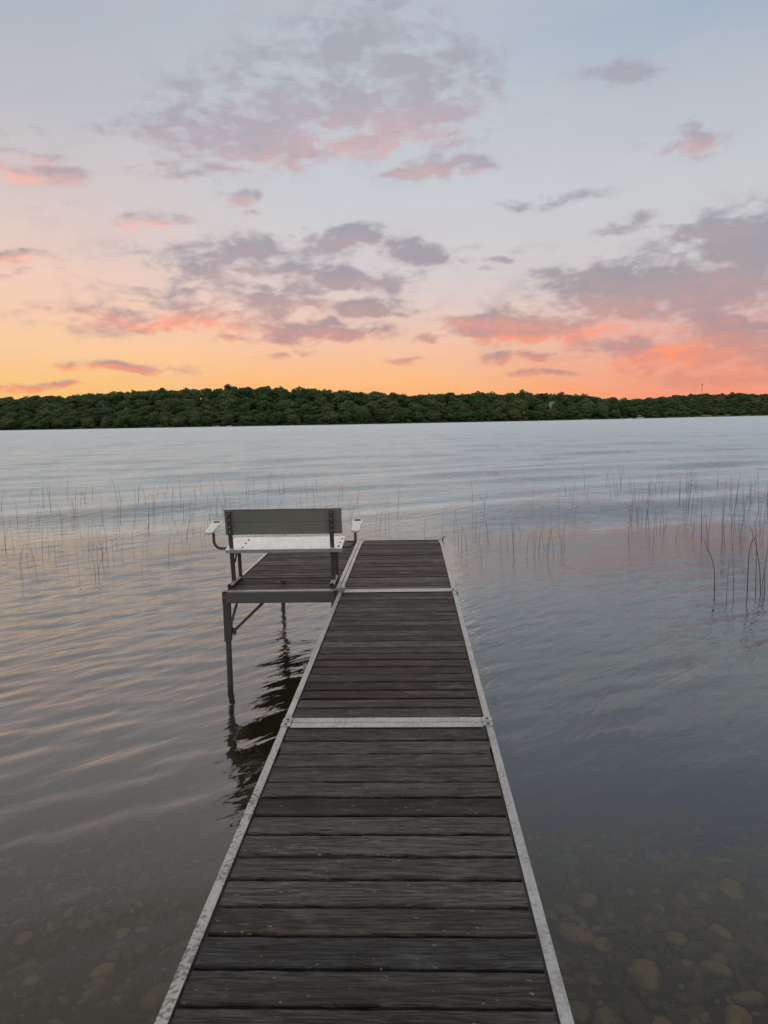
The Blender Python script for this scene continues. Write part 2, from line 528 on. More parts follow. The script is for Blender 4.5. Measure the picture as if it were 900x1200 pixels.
# clouds: (x, y, half width, half height, strength, lit) in the picture, turned into directions on the sky
CL = [
    (430, 60, 120, 52, .85, .0), (520, 70, 75, 30, .78, .0), (395, 122, 140, 46, .95, .15), (490, 135, 105, 36, 1.05, .30), (430, 160, 80, 16, .75, .5),
    (265, 148, 120, 42, .9, .15), (335, 178, 80, 24, .75, .5), (185, 157, 70, 24, .7, .1), (195, 201, 60, 12, .7, .4), (505, 192, 78, 13, .95, .5),
    (300, 105, 60, 22, .55, .1), (560, 110, 60, 22, .55, .1),
    (278, 228, 30, 13, .65, .95), (182, 257, 60, 14, .75, 1.6), (292, 251, 18, 8, .6, .5), (14, 196, 80, 15, .8, 1.6), (30, 178, 60, 9, .6, 1.5), (45, 150, 60, 16, .40, .2),
    (822, 158, 28, 24, .95, .35), (790, 168, 65, 14, .75, .35), (722, 80, 55, 14, .7, .1), (890, 120, 30, 10, .2, 0),
    (290, 290, 44, 18, .85, .1), (262, 316, 85, 18, .92, .15), (312, 318, 46, 18, .95, .1), (370, 270, 26, 11, .8, .1), (405, 281, 44, 16, 1.1, .1),
    (475, 298, 44, 18, 1.2, .05), (412, 325, 88, 18, 1.2, .1), (335, 352, 62, 28, 1., .2), (430, 361, 80, 14, 1.1, .25), (580, 303, 18, 6, .7, .1), (540, 303, 20, 5, .5, .1), (560, 313, 12, 4, .7, .1),
    (175, 367, 125, 15, .95, .5), (215, 377, 75, 15, .95, .55), (272, 384, 55, 12, .85, .6), (385, 391, 90, 15, .95, .6), (262, 399, 40, 8, .8, .8), (110, 358, 34, 7, .7, .4),
    (130, 429, 100, 8, .8, 1.4), (45, 449, 60, 6, .8, 1.4), (625, 380, 120, 25, 1.25, .5), (545, 376, 45, 12, .8, .5), (712, 385, 50, 11, .85, .8), (505, 397, 22, 9, .85, .5),
    (612, 420, 50, 9, .75, .85), (480, 421, 42, 7, .7, .8), (10, 300, 60, 10, .8, 1.6), (5, 324, 45, 8, .7, 1.3),
    (790, 342, 140, 44, 1.35, .08), (885, 310, 85, 66, 1.35, .06), (715, 346, 85, 34, 1.2, .08), (835, 270, 58, 13, .85, .1), (740, 266, 44, 10, .7, .1), (650, 316, 42, 10, .8, .1), (690, 320, 30, 9, .8, .1),
    (860, 402, 120, 40, 1.2, .38), (765, 412, 85, 20, .85, .65), (850, 440, 90, 16, .75, .6), (770, 384, 70, 10, .6, .8),
    (610, 398, 75, 7, .65, 1.0), (738, 384, 34, 8, .75, 1.0), (800, 408, 45, 7, .7, 1.1), (690, 419, 45, 6, .6, .9), (300, 325, 240, 62, .50, .10), (400, 115, 240, 85, .50, .06), (770, 360, 230, 75, .52, .12), (180, 370, 170, 24, .55, .4), (640, 232, 80, 9, .45, .0), (560, 290, 130, 8, .32, .1), (330, 275, 60, 10, .5, .1), (80, 250, 90, 26, .22, .2), (620, 440, 70, 6, .5, .9), (330, 415, 50, 6, .6, .9),
]
dens_s = lit_s = None
for (x, y, hw, hh, st, lt) in CL:
    a, e = azel(x, y)
    k = 893 / 57.3
    d = g.vmath('MULTIPLY', g.vmath('SUBTRACT', uv, (a, e, 0)), (k / hw, k / hh, 0))
    mk = g.smooth(g.vmath('LENGTH', d), 0.0, 1.45, st, 0.0)
    # underside of the cloud: the low sun reaches it from below
    low = g.smooth(g.vmath('DOT_PRODUCT', d, (-0.25, -1.0, 0)), -0.75, 0.85, lt * 0.10, lt * 1.0 + 0.05)
    ml = g.math('MULTIPLY', mk, low)
    dens_s = mk if dens_s is None else g.math('SMOOTH_MAX', dens_s, mk, 0.12)
    lit_s = ml if lit_s is None else g.math('ADD', lit_s, ml)
nv = g.mapping(uv0, (0.21, 0.50, 1), (0, 0, R(-4)))
n_big = g.noise(nv, 1.0, 7, 0.56, 0.5)
nv2 = g.mapping(uv0, (0.75, 1.55, 1), (0, 0, R(-6)))
n_fine = g.noise(nv2, 1.0, 5, 0.52, 0.4)
nn = g.math('ADD', g.math('MULTIPLY', g.math('SUBTRACT', n_big, 0.5), 3.3), g.math('MULTIPLY', g.math('SUBTRACT', n_fine, 0.5), 1.6))
gate = g.smooth(dens_s, 0.02, 0.45)
raw = g.math('ADD', dens_s, g.math('MULTIPLY', nn, gate))
# loose cloud over the rest of the dome, seen only in reflections and from other views
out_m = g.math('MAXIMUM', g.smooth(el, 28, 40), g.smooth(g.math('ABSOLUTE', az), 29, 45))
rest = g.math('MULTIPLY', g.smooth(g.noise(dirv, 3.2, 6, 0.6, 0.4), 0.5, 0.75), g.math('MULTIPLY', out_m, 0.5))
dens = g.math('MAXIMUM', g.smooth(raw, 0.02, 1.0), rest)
thin = g.math('MULTIPLY', g.smooth(raw, 0.25, 0.95, 1.0, 0.0), 0.35)
lit = g.math('ADD', lit_s, g.math('MULTIPLY', g.math('MULTIPLY', thin, lit_s), 1.8))
lit = g.math('ADD', lit, g.math('MULTIPLY', g.math('SUBTRACT', n_fine, 0.5), g.math('MULTIPLY', lit_s, 2.4)), clamp=True)
grey = g.ramp(t, stops([(0, (210, 150, 134)), (3, (178, 148, 148)), (6, (154, 147, 156)), (10, (157, 153, 162)), (16, (162, 159, 171)), (22, (163, 165, 177)), (28, (166, 171, 182)), (90, (150, 154, 162))]))
glow = g.ramp(t, stops([(0, (255, 150, 92)), (3, (255, 150, 108)), (6, (250, 158, 130)), (10, (250, 188, 166)), (16, (243, 186, 174)), (22, (222, 180, 184)), (30, (180, 170, 184))]))
ccol = g.mix(lit, grey, glow)
ccol = g.mix(back, ccol, (0.16, 0.17, 0.20, 1))
opac = g.math('MULTIPLY', dens, g.smooth(el, 9, 25, 0.94, 0.82))
# faint streaky cirrus
ci = g.noise(g.mapping(uv, (0.05, 0.30, 1), (0, 0, R(12))), 1.0, 6, 0.6, 0.8)
base = g.mix(g.math('MULTIPLY', g.smooth(ci, 0.42, 0.68), 0.30), base, g.mix(0.5, base, (0.60, 0.53, 0.55, 1)))
skyc = g.mix(opac, base, ccol)
ground_dark = g.smooth(el, -1.5, -0.2)
skyc = g.mix(ground_dark, (0.05, 0.055, 0.05, 1), skyc)
# a little of the physical sky with the sun just above the horizon, in front and to the left
SUN_AZ, SUN_EL = -32.0, 14.0
nis = g.node('ShaderNodeTexSky', sky_type='NISHITA', sun_disc=False, sun_elevation=R(SUN_EL), sun_rotation=R(SUN_AZ))
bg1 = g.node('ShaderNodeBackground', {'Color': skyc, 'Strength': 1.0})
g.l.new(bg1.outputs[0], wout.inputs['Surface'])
g.n.remove(nis)

sun = bpy.data.lights.new('sun', 'SUN')
sun.energy = 0.3
sun.angle = R(70)
sun.color = (1.0, 0.70, 0.45)
so = bpy.data.objects.new('sun', sun)
col.objects.link(so)
sd = Vector((math.sin(R(SUN_AZ)) * math.cos(R(SUN_EL)), math.cos(R(SUN_AZ)) * math.cos(R(SUN_EL)), math.sin(R(SUN_EL))))
so.rotation_euler = sd.to_track_quat('Z', 'Y').to_euler()
so.location = (-40, 60, 20)

# ------------------------------------------------------------------ water


def axis(core0, core1, step, grow, lo, hi):
    mid = list(np.arange(core0, core1 + 1e-6, step))
    a, st = [], step
    p = core1
    while p < hi:
        st *= 1 + grow
        p += st
        a.append(p)
    b, st = [], step
    p = core0
    while p > lo:
        st *= 1 + grow
        p -= st
        b.append(p)
    return np.array(b[::-1] + mid + a)


ax = axis(-4.2, 3.4, 0.04, 0.014, -1500, 1500)
ay = axis(0.5, 9.5, 0.04, 0.011, -14, 1450)
X, Y = np.meshgrid(ax, ay)
DX = np.gradient(ax)[None, :] * np.ones_like(X)
DY = np.gradient(ay)[:, None] * np.ones_like(X)
SP = np.maximum(DX, DY)
Z = np.zeros_like(X)
wr = np.random.default_rng(21)
amp_map = np.clip((Y - 1.8) / 7.5, 0.0, 1) ** 1.25 * (0.36 + 0.64 / (1 + np.exp((X + 1.3) * 1.6)))
amp_map = 0.10 + 0.14 / (1 + np.exp((X + 0.6) * 3)) + 0.80 * amp_map
env = 0.75 + 0.5 * np.sin(X * 0.55 + 0.9 * np.sin(Y * 0.23) + 1.0) * np.sin(Y * 0.42 + 0.7 * np.sin(X * 0.37))
for i in range(84):
    lam = 0.17 * (4.6 ** wr.random())
    th = R(-45 + wr.normal(0, 21))
    ph = wr.random() * 2 * math.pi
    k = 2 * math.pi / lam
    slope = 0.0132 * (0.5 + wr.random())
    ok = np.clip((lam / SP - 3.0) / 2.5, 0, 1)
    arg = k * (math.cos(th) * X + math.sin(th) * Y) + ph
    Z += ok * slope / k * (np.cos(arg) + 0.12 * np.cos(2 * arg))
Z *= amp_map * env
for i in range(26):                       # longer wind waves farther out
    lam = 1.4 * (8.0 ** wr.random())
    th = R(-62 + wr.normal(0, 22))
    k = 2 * math.pi / lam
    ok = np.clip((lam / SP - 3.0) / 2.5, 0, 1) * np.clip((Y - 9) / 14, 0, 1)
    Z += ok * 0.014 * (0.5 + wr.random()) / k * np.cos(k * (math.cos(th) * X + math.sin(th) * Y) + wr.random() * 6.283)
ny, nx = X.shape
idx = np.arange(ny * nx).reshape(ny, nx)
F = np.stack([idx[:-1, :-1], idx[:-1, 1:], idx[1:, 1:], idx[1:, :-1]], -1).reshape(-1, 4)
V = np.stack([X, Y, Z], -1).reshape(-1, 3)
wo = link('water', np_mesh('water', V, F, WATER, True))
tag(wo, 'grey rippled lake water reflecting the evening sky', 'water', kind='structure')

# ------------------------------------------------------------------ lake bottom
bx = axis(-8, 8, 0.2, 0.08, -1600, 1600)
by = axis(-4, 14, 0.2, 0.08, -40, 1500)
BX, BY = np.meshgrid(bx, by)
BZ = bed_z(BX, BY) + 0.02 * np.sin(BX * 3.1) * np.sin(BY * 2.7)
BZ = np.where(BY < -2, np.maximum(BZ, 0.02 + (-BY - 2) * 0.12), BZ)
ny, nx = BX.shape
idx = np.arange(ny * nx).reshape(ny, nx)
F = np.stack([idx[:-1, :-1], idx[:-1, 1:], idx[1:, 1:], idx[1:, :-1]], -1).reshape(-1, 4)
lb = link('lake_bottom', np_mesh('lake_bottom', np.stack([BX, BY, BZ], -1).reshape(-1, 3), F, BED, True))
tag(lb, 'brown silty lake bottom seen through the shallow water', 'lake bottom', kind='structure')


# ------------------------------------------------------------------ stones on the bottom
def ico(sub):
    import bmesh
    bm = bmesh.new()
    bmesh.ops.create_icosphere(bm, subdivisions=sub, radius=1.0)
    v = np.array([p.co[:] for p in bm.verts])
    f = np.array([[p.index for p in q.verts] for q in bm.faces])
    bm.free()
    return v, f


iv, if_ = ico(1)
iv2, if2 = ico(3)
ivm, ifm = ico(2)


def lumpy(v, r, amp=0.25, n=5):
    o = np.ones(len(v))
    for _ in range(n):
        d = r.normal(size=3)
        d /= np.linalg.norm(d)
        o += amp * (r.random() - 0.35) * np.clip(v @ d, 0, 1) ** 2
        o -= amp * 0.5 * np.clip(v @ -d - 0.5, 0, 1)
    return v * o[:, None]


def bed_xy(x, y):
    d = (FWD + RGT * ((x - 450) / FPX) - UPV * ((y - 600) / FPX)).normalized()
    p = CAM + d * (-CAM.z / d.z)
    h = Vector((d.x, d.y, 0)) / 1.333
    r_ = Vector((h.x, h.y, -math.sqrt(1 - h.length_squared)))
    for _ in range(30):
        z = float(bed_z(np.array(p.x), np.array(p.y)))
        p = p + r_ * ((z - p.z) / r_.z)
    return p.x, p.y


BIG = [  # direction in which it lies, half size, squash, label
    (760, 1150, 0.115, .55, 'large tan flat boulder under the clear water beside the dock'),
    (705, 1108, 0.055, .6, 'pale yellow rounded stone just beyond the large tan boulder'),
    (672, 1098, 0.085, .6, 'dark olive boulder against the dock rail under the water'),
    (836, 1137, 0.065, .6, 'brown oblong stone with a dark groove right of the large tan boulder'),
    (858, 1043, 0.085, .5, 'low brown boulder farthest from the dock under dim water'),
    (842, 1092, 0.055, .5, 'flat olive stone with a pale rim between pebbles'),
    (795, 1100, 0.05, .5, 'small flat brown stone among gravel in mid shallows'),
    (876, 1172, 0.055, .6, 'orange tinged stone at the edge of the right shallows'),
    (862, 1196, 0.075, .5, 'wide pale stone at the picture foot on the right'),
    (768, 1199, 0.05, .5, 'pale yellow stone cut by the picture foot'),
    (690, 1058, 0.07, .5, 'dull green stone under the rail in deeper water'),
    (680, 1190, 0.06, .6, 'round grey stone close to the near rail end'),
    (182, 1168, 0.07, .6, 'mottled brown stone by the oxidised left rail'),
    (142, 1096, 0.05, .5, 'small olive stone left of the dock in gravel'),
    (28, 1100, 0.06, .5, 'dark rounded stone at the left edge of the shallows'),
    (120, 1140, 0.06, .5, 'half sunken flat stone in the left gravel'),
]
for (qx, qy, sz, sq, lbl) in BIG:
    x, y = bed_xy(qx, qy)
    v = lumpy(iv2, rng, 0.55, 9)
    v = v * np.array([sz * rng.uniform(.9, 1.25), sz * rng.uniform(.75, 1.0), sz * sq])
    v += 0.04 * sz * rng.normal(size=v.shape)
    me = np_mesh('stone', v, if2, BOULDER, True)
    o = link('stone', me)
    o.location = (x, y, float(bed_z(np.array(x), np.array(y))) + sz * sq * 0.35)
    o.rotation_euler = (0, 0, rng.uniform(0, 6.28))
    tag(o, lbl, 'stone', 'boulders on the lake bottom')

pv, pf, pt = [], [], []
cnt = 0
TAKEN = [(*bed_xy(q[0], q[1]), q[2]) for q in BIG]
for i in range(15000):
    if i < 12000:
        x, y = rng.uniform(-2.9, 3.1), rng.uniform(1.8, 4.7)
    else:
        x, y = rng.uniform(-6, 6), rng.uniform(0.6, 8.5)
    sz = (0.012 + 0.045 * rng.random() ** 2.2) * (1.0 if x > 0 else 0.72)
    if any((x - q[0]) ** 2 + (y - q[1]) ** 2 < (q[2] * 1.05 + sz * 0.7) ** 2 for q in TAKEN):
        continue
    big = sz > 0.028
    src, fc = (ivm, ifm) if big else (iv, if_)
    if big:
        v = lumpy(src, rng, 0.75, 8) * (1 + 0.05 * rng.normal(size=(len(src), 1)))
    else:
        v = src * (1 + 0.2 * rng.normal(size=(len(src), 1)).clip(-1.6, 1.6))
    v = v * np.array([sz * rng.uniform(.7, 1.6), sz * rng.uniform(.6, 1.1), sz * rng.uniform(.35, .8)])
    a = rng.uniform(0, 6.28)
    ca, sa = math.cos(a), math.sin(a)
    v = v @ np.array([[ca, sa, 0], [-sa, ca, 0], [0, 0, 1]])
    v += np.array([x, y, float(bed_z(np.array(x), np.array(y))) + sz * 0.25])
    pv.append(v)
    pf.append(fc + cnt)
    pt += [rng.random()] * len(fc)
    cnt += len(src)
me = np_mesh('pebbles', np.concatenate(pv), np.concatenate(pf), PEB, True)
at = me.attributes.new('tint', 'FLOAT', 'FACE')
at.data.foreach_set('value', np.array(pt, dtype=np.float32)[:len(me.polygons)])
tag(link('pebbles', me), 'small brown and grey pebbles covering the shallow lake bottom', 'pebbles', kind='stuff')


# ------------------------------------------------------------------ dock
def planks_mesh(mb, x0, x1, y0, y1, n, seed, tints=None):
    """n boards across, each with ragged ends and softly worn edges"""
    r = np.random.default_rng(seed)
    pitch = (y1 - y0) / n
    for i in range(n):
        ti = tints[i] if tints and i < len(tints) else r.uniform(0.02, 0.95)
        gap = r.uniform(0.010, 0.019)
        ya, yb = y0 + i * pitch + gap / 2, y0 + (i + 1) * pitch - gap / 2
        xa, xb = x0 + r.uniform(0, 0.0025), x1 - r.uniform(0, 0.0025)
        zt = -0.007 + r.normal(0, 0.0012)
        tilt = r.normal(0, 0.0012)
        segs = 22
        ring = []
        cup = r.uniform(-0.0015, 0.002)
        for k in range(segs + 1):
            x = xa + (xb - xa) * k / segs
            w1, w2 = r.normal(0, 0.0009), r.normal(0, 0.0009)
            e = 0.004
            prof = [(ya + w1, zt - 0.043), (ya + w1, zt - e + tilt), (ya + e + w1, zt + tilt), ((ya + yb) / 2, zt - cup), (yb - e + w2, zt - tilt), (yb + w2, zt - e - tilt), (yb + w2, zt - 0.043)]
            ring += [(x, p, q) for p, q in prof]
        m = 7
        f = []
        for k in range(segs):
            for j in range(m):
                j2 = (j + 1) % m
                f.append((k * m + j, k * m + j2, (k + 1) * m + j2, (k + 1) * m + j))
        f.append(tuple(range(m)))
        f.append(tuple(segs * m + j for j in range(m - 1, -1, -1)))
        mb.add(ring, f, ti)


def l_prof(x, s, wd, dep, t=0.005):
    """angle section: top flange of width wd going inward (s = +1 to +x), web of depth dep"""
    # ledge inside the web under the boards, added to darken their end gaps
    return [(x, 0), (x + s * wd, 0), (x + s * wd, -t), (x + s * t, -t), (x + s * t, -0.052), (x + s * (wd + 0.03), -0.052), (x + s * (wd + 0.03), -0.056), (x + s * t, -0.056), (x + s * t, -dep), (x, -dep)]


def section(name, y, x0, x1, n, seed, label, group, rail_l=ALU, rail_r=ALU, tints=None, legs=(), dep=0.125):
    root = empty(name, (0, y, deck_z(y)), (-math.atan(SLOPE), 0, 0))
    tag(root, label, 'dock section', group)
    L = SEC - 0.006
    fw, ew = 0.034, 0.058
    d = MB()
    planks_mesh(d, x0 + fw + 0.006, x1 - fw - 0.006, ew + 0.006, L - ew - 0.006, n, seed, tints)
    d.build('deck', WOOD, root)
    MB().prism(l_prof(x0, 1, fw, dep), 'y', 0, L).build('side_rail', rail_l, root, 0.0018)
    MB().prism(l_prof(x1, -1, fw, dep), 'y', 0, L).build('side_rail', rail_r, root, 0.0018)
    e0, e1 = x0 + 0.0065, x1 - 0.0065
    for (yy, sgn) in ((0.0, 1), (L, -1)):
        MB().prism([(a, b - 0.0005) for a, b in l_prof(yy, sgn, ew, dep - 0.004)], 'x', x0 + fw + 0.014, x1 - fw - 0.014).build('end_rail', rail_r, root, 0.0018)
        for (xx, sx) in ((x0, 1), (x1, -1)):
            xa, xb = sorted((xx - sx * 0.0025, xx + sx * (fw + 0.0125)))
            ya, yb = sorted((yy + sgn * 0.001, yy + sgn * 0.052))
            cpl = MB().box(xa, xb, ya, yb, -0.003, 0.0035).build('corner_plate', rail_r, root, 0.0015)
            MB().tube([(xx + sx * 0.021, yy + sgn * 0.028, 0.003), (xx + sx * 0.021, yy + sgn * 0.028, 0.0065), (xx + sx * 0.021, yy + sgn * 0.028, 0.008)], [0.0075, 0.0075, 0.004], 8).build('bolt', STEEL, cpl)
    for k in (0.25, 0.5, 0.75):
        MB().box(e0 + 0.004, e1 - 0.004, L * k - 0.02, L * k + 0.02, -0.105, -0.060).build('cross_beam', STEEL, root, 0.002)
    for (lx, ly) in legs:
        zb = float(bed_z(np.array(lx), np.array(y + ly))) - deck_z(y) - 0.03
        lg = MB()
        lg.tube([(lx, ly, -0.02), (lx, ly, zb)], 0.022, 14)
        lg.tube([(lx, ly, zb + 0.012), (lx, ly, zb)], 0.09, 14)
        lo = lg.build('leg', STEEL, root)
        MB().box(lx - 0.031, lx + 0.031, ly - 0.031, ly + 0.031, -0.36, -0.012).build('sleeve', STEEL, lo, 0.003)
    return root


def strip_tints(seed, fixed):
    r = np.random.default_rng(seed)
    t_ = list(r.uniform(0.05, 0.95, 40))
    for k, v in fixed.items():
        t_[k] = v
    return t_


HX = W / 2
g_d = 'plank dock sections in a row'
s1 = section('dock_section', Y0, -HX, HX, 21, 11, 'near dock section of dark weathered planks with a mottled grey left rail', g_d, ALU_SPOT, ALU,
             strip_tints(3, {8: 0.6, 9: 1.0, 10: 0.45, 11: 0.85, 12: 0.7, 13: 0.78, 14: 0.74, 15: 0.05, 16: 0.7, 17: 0.68, 18: 0.30, 19: 0.36, 20: 0.60}),
             [(-HX + .045, SEC - .25), (HX - .045, SEC - .25)])
s2 = section('dock_section', Y0 + SEC, -HX, HX, 21, 12, 'middle dock section between the two pale metal cross strips', g_d, ALU, ALU,
             None, [(-HX + .045, SEC - .25), (HX - .045, SEC - .25)])
s3 = section('dock_section', Y0 + 2 * SEC, -HX, HX, 21, 13, 'end dock section beside the bench platform, reaching farthest into the lake', g_d, ALU, ALU,
             None, [(-HX + .045, SEC - .25), (HX - .045, SEC - .25)])
MB().tube([(HX + 0.012, SEC - 0.06, -0.2), (HX + 0.012, SEC - 0.06, 0.012), (HX + 0.020, SEC - 0.05, 0.024), (HX + 0.038, SEC - 0.04, 0.03)], 0.009, 8).build('corner_hook', STEEL, s3)
MB().box(HX + 0.003, HX + 0.022, -0.035, -0.012, -0.05, -0.012).build('hinge_bracket', ALU, s3, 0.003)
hb = MB()
hb.box(-HX - 0.01, -HX + 0.045, -0.045, 0.04, 0.006, 0.02)
hb.tube([(-HX - 0.012, -0.02, 0.028), (-HX + 0.06, -0.02, 0.028)], 0.014, 10)
hb.build('hinge_bracket', ALU, s3, 0.002)

pf_y = Y0 + 2 * SEC + 0.012
plat = section('bench_platform', pf_y, PX0, PX1, 21, 14, 'side platform of grey planks on tall metal legs carrying the bench', None, ALU, ALU, None, [], 0.11)
plat['category'] = 'platform'
for (lx, ly) in ((PX0 + 0.034, 0.036), (PX1 - 0.038, 0.036), (PX0 + 0.034, SEC - 0.05), (PX1 - 0.038, SEC - 0.05)):
    zb = float(bed_z(np.array(lx), np.array(pf_y + ly))) - deck_z(pf_y) - 0.03
    lg = MB()
    lg.tube([(lx, ly, -0.03), (lx, ly, zb)], 0.026, 16)
    lg.tube([(lx, ly, zb + 0.012), (lx, ly, zb)], 0.09, 16)
    lo = lg.build('leg', STEEL, plat)
    sl = MB()
    sl.prism([(lx - 0.031, -0.012), (lx + 0.031, -0.012), (lx + 0.031, -0.30), (lx + 0.040, -0.34), (lx + 0.040, -0.40), (lx + 0.031, -0.43), (lx + 0.031, -0.47), (lx - 0.031, -0.47)], 'y', ly - 0.031, ly + 0.031)
    sl.build('sleeve', STEEL, lo, 0.003)
    if ly < 1 and lx < -1:
        sx = 1
        b = MB()
        b.bar((lx + sx * 0.045, ly + 0.006, -0.385), (lx + sx * 0.335, ly + 0.006, -0.112), 0.020, 0.026)
        b.bar((lx + sx * 0.032, ly + 0.006, -0.375), (lx + sx * 0.075, ly + 0.006, -0.375), 0.012, 0.05)
        b.tube([(lx + sx * 0.062, ly - 0.02, -0.40), (lx + sx * 0.062, ly + 0.03, -0.40)], 0.011, 8)
        b.build('brace', STEEL, plat, 0.002)
        b = MB()
        b.bar((lx + sx * 0.01, ly + 0.035, -0.36), (lx + sx * 0.01, ly + 0.50, -0.115), 0.02, 0.022)
        b.build('brace', STEEL, plat, 0.002)
    elif ly > 1:
        b = MB()
        b.bar((lx, ly - 0.035, -0.40), (lx, ly - 0.50, -0.115), 0.02, 0.022)
        b.build('brace', STEEL, plat, 0.002)

MB().box(PX0 + 0.033, PX1 - 0.036, -0.009, -0.003, -0.108, -0.009).build('fascia', FASCIA_SHADED, plat, 0.002)  # dark plate over the end rail web, shade painted into it

# cleat on the platform boards
yc = 7.08
cl_ = empty('mooring_cleat', (-1.085, yc, deck_z(yc) - 0.006))
cl_.scale = (0.62, 0.62, 0.62)
tag(cl_, 'small black cleat on the platform boards behind the bench', 'cleat')
k = MB()
k.box(-0.035, 0.035, -0.012, 0.012, 0.0, 0.006)
k.build('base_plate', BLACK, cl_, 0.002)
k = MB()
k.tube([(-0.05, 0, 0.030), (-0.02, 0, 0.026), (0.02, 0, 0.030), (0.05, 0, 0.042)], [0.006, 0.009, 0.009, 0.006], 8)
k.tube([(-0.018, 0, 0.004), (-0.014, 0, 0.028)], 0.007, 8)
k.tube([(0.018, 0, 0.004), (0.014, 0, 0.030)], 0.007, 8)
k.build('horn', BLACK, cl_)

# ------------------------------------------------------------------ bench (faces the lake)
by0 = 7.05
bench = empty('bench', (-1.06, by0, deck_z(by0) - 0.0055))
tag(bench, 'grey metal bench with cup holder armrests on the platform facing the lake', 'bench')
BX0, BX1 = -0.545, 0.55                     # relative to the bench centre
PL, PR = -0.495, 0.455                      # posts
YR = lambda z: 0.015 - 0.105 * z / 0.7      # lean of the back posts (towards the shore at the top)
for i, (z0, z1) in enumerate(((0.482, 0.5975), (0.5995, 0.716))):
    p = MB()
    prof = []
    for z in (z0, z1):
        prof.append((YR(z) + 0.026, z))
    prof += [(YR(z1) + 0.058, z1), (YR(z0) + 0.058, z0)]
    p.prism(prof, 'x', BX0, BX1)
    p.build('back_plank', ALU_BACK_SHADED, bench, 0.004)
p = MB()
p.box(BX0 - 0.002, BX1 + 0.002, YR(0.72) + 0.022, YR(0.72) + 0.062, 0.7175, 0.7275)
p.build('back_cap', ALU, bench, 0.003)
# seat: three ribbed boards, rear edge low, front edge high
SY0, SY1, SZ0, SZ1 = -0.10, 0.29, 0.352, 0.408
seat = empty('seat', (0, 0, 0))
seat.parent = bench
nb = 3
for i in range(nb):
    a, b_ = i / nb + 0.006, (i + 1) / nb - 0.006
    prof = []
    sub = 9
    for kk in range(sub + 1):
        tt = a + (b_ - a) * kk / sub
        rib = 0.0016 if kk % 2 else -0.0014
        prof.append((SY0 + (SY1 - SY0) * tt, SZ0 + (SZ1 - SZ0) * tt + rib))
    prof.append((SY0 + (SY1 - SY0) * b_ + 0.004, SZ0 + (SZ1 - SZ0) * b_ - 0.034))
    prof.append((SY0 + (SY1 - SY0) * a + 0.004, SZ0 + (SZ1 - SZ0) * a - 0.034))
    MB().prism(prof, 'x', BX0 + 0.005, BX1 + 0.0).build('seat_plank', ALU_SEAT_LIT, seat, 0.001)
for xx in (PL + 0.10, PR + 0.055):
    for tt in (0.18, 0.48, 0.78):
        y_, z_ = SY0 + (SY1 - SY0) * tt, SZ0 + (SZ1 - SZ0) * tt
        MB().tube([(xx + 0.02 * tt, y_, z_), (xx + 0.02 * tt, y_, z_ + 0.006)], 0.009, 8).build('bolt', BLACK, seat)
for xx in (PL, PR):
    p = MB()
    p.bar((xx, YR(0.02), 0.03), (xx, YR(0.715), 0.715), 0.038, 0.026, up=(0, 1, 0))
    po = p.build('back_leg', STEEL, bench, 0.003)
    for zz in (0.515, 0.565, 0.632, 0.69):
        MB().tube([(xx, YR(zz) - 0.018, zz), (xx, YR(zz) - 0.012, zz)], 0.008, 8).build('bolt', ALU, po)
    f = MB()
    f.bar((xx + 0.012, 0.235, 0.03), (xx + 0.012, 0.215, SZ1 - 0.046), 0.032, 0.026, up=(0, 1, 0))
    f.build('front_leg', STEEL, bench, 0.003)
    q = MB()
    q.bar((xx + 0.005, YR(0.31) + 0.01, 0.298), (xx + 0.005, 0.265, 0.350), 0.030, 0.026)
    q.bar((xx + 0.02, YR(0.25) + 0.02, 0.22), (xx + 0.02, 0.10, 0.305), 0.012, 0.02)
    q.build('seat_bracket', STEEL, bench, 0.002)
    sk = MB()
    sk.tube([(xx, -0.175, 0.024), (xx, 0.30, 0.024)], 0.0225, 14)
    so_ = sk.build('foot_tube', ALU, bench)
    MB().tube([(xx, -0.182, 0.024), (xx, -0.174, 0.024)], 0.0185, 12).build('end_plug', BLACK, so_)
